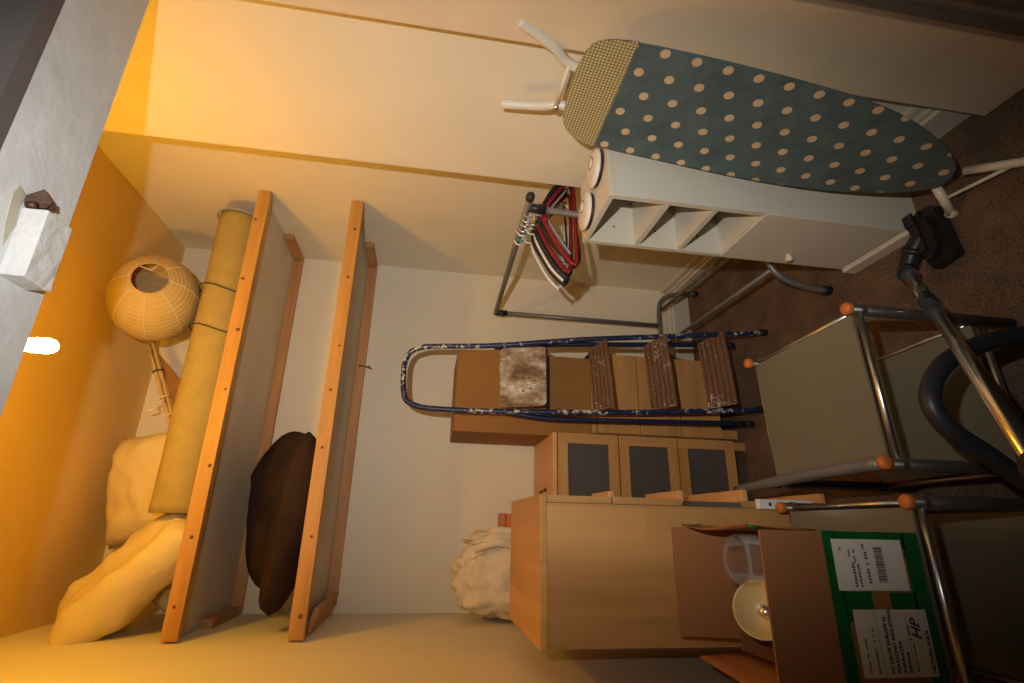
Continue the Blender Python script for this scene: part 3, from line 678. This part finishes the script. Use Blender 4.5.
def slab(bm, pts, z0, z1, soft=.006):
    """rounded-edge slab in local coordinates"""
    n = len(pts); cx = sum(p[0] for p in pts) / n; cy = sum(p[1] for p in pts) / n
    lv = [(.93, z0), (.985, z1 - soft * sgn), (1.0, z1 - soft * .4 * sgn), (.985, z1)]
    rings = []
    for k, (s, z) in enumerate(lv): rings.append([bm.verts.new((cx + (p[0] - cx) * s, cy + (p[1] - cy) * (1 - (1 - s) * .4), z)) for p in pts])
    for A_, B_ in zip(rings, rings[1:]):
        for i in range(n): bm.faces.new((A_[i], A_[(i + 1) % n], B_[(i + 1) % n], B_[i])).smooth = True
    bm.faces.new(rings[0]); bm.faces.new(rings[-1])
out = outline()
fine = [(p.x, p.y) for p in smooth_path([(a, b_, 0) for a, b_ in out], 3, True)]
bm = bmesh.new(); slab(bm, fine, -.010 * sgn, 0.0, .004)
part('padded_cover', bm, M['cover'], t, mm, label='blue cover with cream dots')
# checked heat panel over the square end
arc = sorted([(mid + .168, .856), (-.0865, .858)] + [p for p in fine if p[1] > .868], key=lambda p: math.atan2(p[1] - .84, p[0] - mid))
bm = bmesh.new()
top = [bm.verts.new((mid + (x - mid) * 1.002, y + .001, .0014 * sgn)) for x, y in arc]; bot = [bm.verts.new((mid + (x - mid) * .985, y - .003, -.007 * sgn)) for x, y in arc]
n = len(arc); bm.faces.new(top); bm.faces.new(bot[::-1])
for i in range(n): bm.faces.new((top[i], top[(i + 1) % n], bot[(i + 1) % n], bot[i]))
part('checked_heat_panel', bm, M['check'], t, mm, label='cream and brown checked panel at the square end')
ed = [(mid + (x - mid) * .93, mid * 0 + .47 + (y - .47) * .97, -.011 * sgn) for x, y in fine]
part('board_edge', B(tube, ed, .0035, 8, True), M['cover'], t, mm)
bm = bmesh.new(); pts = [(mid + (x - mid) * .92, .47 + (y - .47) * .955) for x, y in fine]; slab(bm, pts, -.022 * sgn, -.0105 * sgn); part('board_base', bm, M['whitetube'], t, mm)
def L(x, y, z): return Vector((x, y, z * sgn))
def ltube(name, pts, r, mt_, par=None, n=5): return part(name, B(tube, smooth_path(pts, n) if len(pts) > 2 else pts, r, 12), mt_, par or t, mm)
# legs folded flat behind the board; feet stick out past both ends
zb = -.040
lg = ltube('leg', [L(-.034, 1.122, zb), L(.006, 1.035, zb), L(.050, .945, zb), L(.058, .60, zb), L(.06, .10, zb - .004), L(.045, -.02, zb)], .0125, M['whitetube'], None, 6)
ltube('foot_tip', [L(-.041, 1.137, zb), L(-.026, 1.104, zb)], .0142, M['creamplast'], lg)
lg = ltube('leg', [L(.212, 1.126, zb), L(.190, 1.03, zb), L(.164, .945, zb), L(.120, .60, zb), L(.10, .10, zb - .004), L(.10, 0, zb)], .0125, M['whitetube'], None, 6)
ltube('foot_tip', [L(.215, 1.141, zb), L(.207, 1.104, zb)], .0142, M['creamplast'], lg)
ltube('cross_bar', [L(.038, .985, zb + .008), L(.172, .985, zb + .008)], .006, M['whitetube'])
part('pivot_bolt', B(lathe, [(0, .006), (.008, .005), (.009, 0)], L(.170, .985, zb + .012), (0, 0, sgn), 10), M['chrome'], t, mm)
# lower foot frame standing on the carpet
inv = mm.inverted()
fl_ = [Vector(p) for p in ((.845, .785, .012), (.865, .845, .045), (.880, .880, .10))]
part('foot_bar', B(tube, [(.836, .775, .012), (.905, .925, .060)], .0115, 12), M['whitetube'], t)
part('foot_bar', B(tube, [(.842, 1.020, .012), (.895, .985, .085)], .0115, 12), M['whitetube'], t)
part('foot_strut', B(tube, [(.862, .845, .030), (.872, 1.000, .048)], .005, 8), M['whitetube'], t)
for p in ((.836, .775, 0), (.842, 1.020, 0)): part('rubber_tip', B(lathe, [(0, 0), (.013, 0), (.014, .02), (.011, .026)], p, (0, 0, 1), 12), M['creamplast'], t)

# ------------------------------------------------------------------ two glass-topped side tables
def side_table(corners, label, ztop, zglass, zlow):
    cx = sum(c[0] for c in corners) / 4; cy = sum(c[1] for c in corners) / 4
    t = thing('side_table', (cx, cy, 0), label, 'table', 'glass and grey tube side tables')
    Vc = [Vector((x, y, 0)) for x, y in corners]; cen = Vector((cx, cy, 0))
    for p in Vc:
        l = part('leg', B(tube, [p + Vector((0, 0, .004)), p + Vector((0, 0, ztop - .012))], .0135, 14), M['leg'], t)
        part('wooden_cap', B(lathe, [(.0135, 0), (.0145, .002), (.0145, .012), (.012, .016), (0, .0165)], p + Vector((0, 0, ztop - .012)), (0, 0, 1), 18), M['cap'], l, label='orange wooden cap')
        part('collar', B(lathe, [(.0140, 0), (.0155, .003), (.0155, .013), (.014, .016)], p + Vector((0, 0, ztop - .048)), (0, 0, 1), 16), M['chrome'], l)
    for zz in (zglass - .004, zlow - .004):
        for i in range(4):
            a, b_ = Vc[i], Vc[(i + 1) % 4]; d_ = (b_ - a).normalized() * .012
            inn = (cen - (a + b_) / 2).normalized() * .010
            part('rail', B(tube, [a + d_ * .6 + Vector((0, 0, zz)), b_ - d_ * .6 + Vector((0, 0, zz))], .0075 if i % 2 == 0 else .006, 10), M['chrome'], t)
        q4 = [v_ + (cen - v_).normalized() * .014 + Vector((0, 0, zz + .0075)) for v_ in Vc]
        bm = bmesh.new(); prism(bm, q4, (0, 0, .006)); part('glass_shelf', bm, M['tableglass'], t, label='frosted glass shelf')
    return t
TA = [(.138, .958), (.495, .972), (.482, 1.368), (.128, 1.345)]
side_table(TA, 'glass side table with orange caps standing under the vacuum hose', .462, .432, .105)
TB = [(-.295, .925), (.062, .930), (.062, 1.316), (-.295, 1.316)]
side_table(TB, 'glass side table with orange caps carrying the opened cardboard box', .462, .432, .105)
t = thing('loose_table_leg', (.125, 1.21, .463), 'loose grey tube leg with orange cap lying across the nearer glass side table', 'table leg')
a, b_ = Vector((.138, .948, .4775)), Vector((.116, 1.47, .4775))
part('tube', B(tube, smooth_path([a, a.lerp(b_, .5) + Vector((.004, 0, .004)), b_], 6), .0135, 14), M['greyt'], t)
part('wooden_cap', B(lathe, [(0, -.016), (.012, -.0155), (.0145, -.012), (.0145, 0), (.0135, 0)], a, (b_ - a).normalized(), 18), M['cap'], t, label='orange wooden cap')
part('end_plug', B(lathe, [(.0135, 0), (.014, .004), (.011, .010), (0, .011)], b_, (b_ - a).normalized(), 16), M['leg'], t)

# ------------------------------------------------------------------ opened cardboard box on the far-left table
t = thing('opened_box', (-.12, 1.09, .446), 'opened brown cardboard box with green tape and address labels on a side table', 'box')
X0, X1, Y0, Y1, Z0, Z1 = -.262, .004, .938, 1.250, .4465, .655; w_ = .004
part('base', bx(X0, X1, Y0, Y1, Z0, Z0 + w_), M['cardb'], t)
fr = part('front_wall', bx(X0, X1, Y0, Y0 + w_, Z0 + w_, Z1), M['cardb'], t)
part('back_wall', bx(X0, X1, Y1 - w_, Y1, Z0 + w_, Z1), M['cardb'], t)
part('side_wall', bx(X0, X0 + w_, Y0 + w_, Y1 - w_, Z0 + w_, Z1), M['cardb'], t)
part('side_wall', bx(X1 - w_, X1, Y0 + w_, Y1 - w_, Z0 + w_, Z1), M['cardb'], t)
part('flap', B(plate, [(X0, Y0, Z1), (X1, Y0, Z1), (X1, Y0 - .004, Z1 + .130), (X0, Y0 - .004, Z1 + .130)], .004), M['cardb'], t)
part('flap', B(plate, [(X0 + .03, Y1 - .004, Z1), (X1, Y1 - .004, Z1), (X1 + .004, Y1 + .012, Z1 + .145), (X0 + .035, Y1 + .012, Z1 + .145)], .004), M['cardb'], t)
bm = bmesh.new(); cols = []
for i in range(9):
    f_ = i / 8; y = Y0 + .01 + (Y1 - Y0 - .02) * f_
    cols.append([(X1 - .001, y, Z1), (X1 + .002 + .003 * math.sin(f_ * 7), y, Z1 + .06), (X1 + .003 + .006 * math.sin(f_ * 6 + 1), y, Z1 + .128)])
for th_ in (0, .004):
    pass
def sheet(bm, cols, thick):
    """curved sheet from columns of points, given a thickness along its normals"""
    G = [[bm.verts.new(p) for p in c] for c in cols]; fs = []
    for a, b_ in zip(G, G[1:]):
        for k in range(len(a) - 1): f = bm.faces.new((a[k], a[k + 1], b_[k + 1], b_[k])); f.smooth = True; fs.append(f)
    bmesh.ops.recalc_face_normals(bm, faces=fs)
    bmesh.ops.solidify(bm, geom=fs, thickness=thick)
bm.free(); part('flap', B(sheet, cols, .004), M['cardb'], t)
cols = []
for i in range(9):
    f_ = i / 8; y = Y0 + .02 + (Y1 - Y0 - .03) * f_
    g_ = f_ ** .7; cols.append([(X0 + .002, y, Z1), (X0 - .020 + .018 * g_, y, Z1 + .030 + .010 * g_), (X0 - .045 + .041 * g_, y, Z1 + .046 + .034 * g_), (X0 - .070 + .064 * g_, y, Z1 + .040 + .070 * g_)])
part('flap', B(sheet, cols, .004), M['cardb'], t)
# tape, labels, print: thin sheets on the front wall
yf = Y0
def strip(x0, x1, z0, z1, n_, mt_='tape', d=.0010, off=0.0): return part(n_, bx(x0, x1, yf - off - d, yf - off + .0002, z0, z1), M[mt_], fr)
strip(X0, X1, Z1 - .030, Z1 - .002, 'tape_strip'); strip(X0, X1, Z0, Z0 + .034, 'tape_strip'); strip(X1 - .030, X1, Z0 + .030, Z1 - .028, 'tape_strip')
strip(-.150, -.102, Z0 + .030, Z0 + .085, 'tape_strip'); strip(-.150, -.100, Z1 - .085, Z1 - .028, 'tape_strip'); strip(X0, X0 + .012, Z0 + .03, Z1 - .028, 'tape_strip')
part('tape_strip', bx(X1 - .0002, X1 + .001, Y0, Y1, Z1 - .03, Z1 - .002), M['tape'], t)
part('tape_scrap', B(plate, [(X1 + .006, 1.22, Z1 + .120), (X1 + .010, 1.15, Z1 + .122), (X1 + .010, 1.14, Z1 + .136), (X1 + .006, 1.21, Z1 + .140)], .001), M['tape'], t)
part('tape_scrap', B(plate, [(X1 + .000, .985, Z1 + .11), (X1 + .010, .960, Z1 + .10), (X1 + .004, .955, Z1 + .135)], .001) if False else B(blob, (X1 + .006, .966, Z1 + .118), (.006, .010, .012), 3, .4, .9, 10, 8), M['tape'], t)
lab1 = strip(-.0985, -.0095, Z1 - .168, Z1 - .020, 'address_label', 'paper2', .0012, .0010); lab1['label'] = 'white delivery label with a barcode'
lab2 = strip(-.238, -.130, Z1 - .190, Z1 - .040, 'address_label', 'paper', .0012, .0010); lab2['label'] = 'cream delivery label with printed address'
YT = yf - .0024
def text(body, x, z, size, par, mt_='ink', shear=0, bold=1.0):
    cu = bpy.data.curves.new('print', 'FONT'); cu.body = body; cu.size = size; cu.shear = shear; cu.extrude = .0001; cu.offset = .0002 * bold if bold > 1 else 0
    to = bpy.data.objects.new('tmp', cu); C.objects.link(to)
    bpy.context.view_layer.update()
    me = bpy.data.meshes.new_from_object(to.evaluated_get(bpy.context.evaluated_depsgraph_get()))
    bpy.data.objects.remove(to)
    bm = bmesh.new(); bm.from_mesh(me); bpy.data.meshes.remove(me)
    for v_ in bm.verts: v_.co = Vector((x + v_.co.x, YT - v_.co.z, z + v_.co.y))
    me2 = bpy.data.meshes.new('printed_text')
    org = ORG[par.name]
    for v_ in bm.verts: v_.co -= org
    bm.to_mesh(me2); bm.free(); me2.materials.append(M[mt_])
    o = bpy.data.objects.new('printed_text', me2); C.objects.link(o); o.parent = fr; return o
def small_print(n_, x, z, size):
    bm = bmesh.new(); x0 = x
    for k in range(n_):
        wd_ = size * random.uniform(.35, .62)
        if random.random() > .15: box(bm, x0, x0 + wd_, YT - .0002, YT + .0001, z, z + size * random.uniform(.5, .72))
        x0 += wd_ + size * .14
    part('small_print', bm, M['greyink'], fr)
lx, lz = -.236, Z1 - .040
small_print(14, lx + .004, lz - .016, .0062)
small_print(16, lx + .004, lz - .034, .0075)
text('BC DRIVE EUROPE SL', lx + .004, lz - .062, .0098, lab2, 'ink', 0, 2)
text('POLIGONO INDUSTRIAL', lx + .004, lz - .074, .0094, lab2, 'ink', 0, 2)
text('ZARAGOZA', lx + .004, lz - .086, .0094, lab2, 'ink', 0, 2)
text('ESPANA', lx + .004, lz - .098, .0094, lab2, 'ink', 0, 2)
small_print(13, lx + .006, lz - .112, .0055)
text('HP', lx + .056, lz - .130, .026, lab2, 'ink', .35, 3)
small_print(6, lx + .056, lz - .108, .007)
text('NETHERLANDS', lx + .004, lz - .146, .0098, lab2, 'ink', 0, 2)
for zz in (lz - .042, lz - .104): part('printed_rule', bx(lx, lx + .104, YT - .0002, YT + .0001, zz, zz + .0006), M['greyink'], fr)
lx, lz = -.0965, Z1 - .020
small_print(2, lx + .066, lz - .016, .006); small_print(4, lx + .052, lz - .034, .006); small_print(6, lx + .046, lz - .044, .006)
small_print(8, lx + .004, lz - .040, .009); small_print(8, lx + .004, lz - .050, .008)
small_print(11, lx + .010, lz - .070, .0085); small_print(2, lx + .070, lz - .066, .008)
bm = bmesh.new(); x = lx + .012; random.seed(4)
while x < lx + .074:
    wv = random.choice((.0007, .0007, .0014, .0021)); box(bm, x, x + wv, YT - .0002, YT + .0001, lz - .104, lz - .086); x += wv + random.choice((.0007, .0007, .0014))
part('barcode', bm, M['ink'], fr)
bm = bmesh.new(); box(bm, -.040, -.034, yf - .0008, yf, Z1 - .205, Z1 - .172); box(bm, -.052, -.018, yf - .0008, yf, Z1 - .2095, Z1 - .2065)
o_ = part('stacking_mark', bm, M['ink'], fr)
# contents of the box
gx, gy, gz = -.156, 1.125, .672
t = thing('cream_dish', (gx, gy, .451), 'round cream enamel reflector dish standing in the opened box', 'dish')
ax = (EYE - Vector((gx, gy, gz)) + Vector((.3, .15, .35))).normalized()
part('dish_shell', B(lathe, [(0, -.030), (.022, -.030), (.045, -.014), (.056, .008), (.058, .010), (.060, .008), (.048, -.018), (.024, -.035), (0, -.036)], (gx, gy, gz), ax, 36), M['cream'], t)
part('dish_boss', B(lathe, [(.014, -.030), (.014, -.012), (.010, -.006), (0, -.004)], (gx, gy, gz), ax, 18), M['chrome'], t)
part('neck', B(tube, [Vector((gx, gy, gz)) - ax * .034, (gx, gy + .02, .60), (gx + .005, gy + .03, .456)], .014, 12), M['cream'], t)
part('stand', B(lathe, [(0, 0), (.045, 0), (.045, .006), (.016, .014), (0, .014)], (gx + .005, gy + .03, .451), (0, 0, 1), 24), M['cream'], t)
gc = Vector((-.060, 1.165, .655))
t = thing('glass_bowl', (gc.x, gc.y, .451), 'clear glass jar standing at the back of the opened box', 'jar')
part('jar_wall', B(lathe, [(.048, -.20), (.055, -.19), (.056, .03), (.052, .045), (.049, .045), (.0525, .03), (.0515, -.188), (0, -.195), (0, -.2035), (.045, -.2035), (.048, -.20)], gc, (0, 0, 1), 36), M['glassclear'], t)

# ------------------------------------------------------------------ vacuum cleaner wand, head and hose
t = thing('vacuum_cleaner', (.80, 1.07, 0), 'vacuum cleaner wand with black floor head and looping dark hose in front of the tables', 'vacuum')
hm = Matrix.Translation((.797, 1.070, 0)) @ Matrix.Rotation(math.radians(6), 4, 'Z')
bm = bmesh.new()
prism(bm, [(-.085, -.040, .006), (.075, -.040, .006), (.095, -.02, .006), (.095, .025, .006), (.075, .040, .006), (-.06, .042, .006), (-.09, .030, .006)], (0, 0, .034))
bmesh.ops.bevel(bm, geom=bm.edges[:], offset=.004, segments=2, affect='EDGES'); hd = part('floor_head', bm, M['blackp'], t, hm)
bm = bmesh.new(); prism(bm, [(-.075, -.026, .036), (.065, -.026, .036), (.082, .0, .036), (.070, .030, .036), (-.075, .032, .036)], (0, 0, .052)); bmesh.ops.bevel(bm, geom=bm.edges[:], offset=.018, segments=3, affect='EDGES'); part('head_shell', bm, M['blackp'], t, hm)
part('brush_strip', bx(-.08, .07, -.036, -.030, 0, .010), M['ink'], t, hm)
part('pedal', bx(.03, .068, -.010, .020, .084, .094, bev=.003), M['blackp'], t, hm)
part('swivel_neck', B(tube, smooth_path([(.790, 1.075, .070), (.765, 1.096, .078), (.738, 1.114, .080), (.714, 1.124, .086), (.692, 1.110, .105)], 6), .024, 14, radii=None), M['blackp'], t)
part('neck_collar', B(tube, [(.766, 1.095, .078), (.752, 1.105, .079)], .030, 16), M['blackp'], t)
W0, W1 = Vector((.698, 1.116, .094)), Vector((.094, .44, .80)); dW = (W1 - W0).normalized()
part('neck_socket', B(tube, [W0 - dW * .01, W0 + dW * .045], .021, 16), M['blackp'], t)
wa = part('wand', B(tube, [W0 + dW * .03, W0 + dW * .42], .0135, 16), M['steel'], t, label='chrome wand')
part('upper_wand', B(tube, [W0 + dW * .40, W0 + dW * 1.22], .0112, 16), M['steel'], t, label='chrome upper wand')
part('wand_rib', B(tube, [W0 + dW * .12 + Vector((.004, .0, .0135)), W0 + dW * .40 + Vector((.004, 0, .0135))], .003, 6), M['steel'], wa)
part('slide_clamp', B(tube, [W0 + dW * .405, W0 + dW * .50], .0175, 16), M['blackp'], t)
part('clamp_button', B(tube, [W0 + dW * .42 + Vector((.010, -.008, .017)), W0 + dW * .50 + Vector((.010, -.008, .017))], .010, 10), M['blackp'], t)
part('hose_clip', B(tube, [W0 + dW * .53, W0 + dW * .545], .016, 16), M['blackp'], t)
hp = smooth_path([(.62, .40, .023), (.50, .55, .03), (.420, .70, .085), (.388, .78, .21), (.362, .795, .325), (.313, .80, .432), (.245, .80, .488), (.188, .80, .470), (.139, .80, .398), (.088, .79, .335), (.01, .70, .290), (-.06, .55, .30), (-.10, .42, .45), (-.07, .32, .70), (-.03, .29, .88)], 30)
rad = [.0170 + (.0009 if i % 2 else -.0004) for i in range(len(hp))]
part('hose', B(tube, hp, .02, 14, radii=rad), M['hose'], t, label='dark ribbed hose')
part('hose_handle', B(tube, [hp[-1], W0 + dW * 1.20], .018, 14), M['blackp'], t)
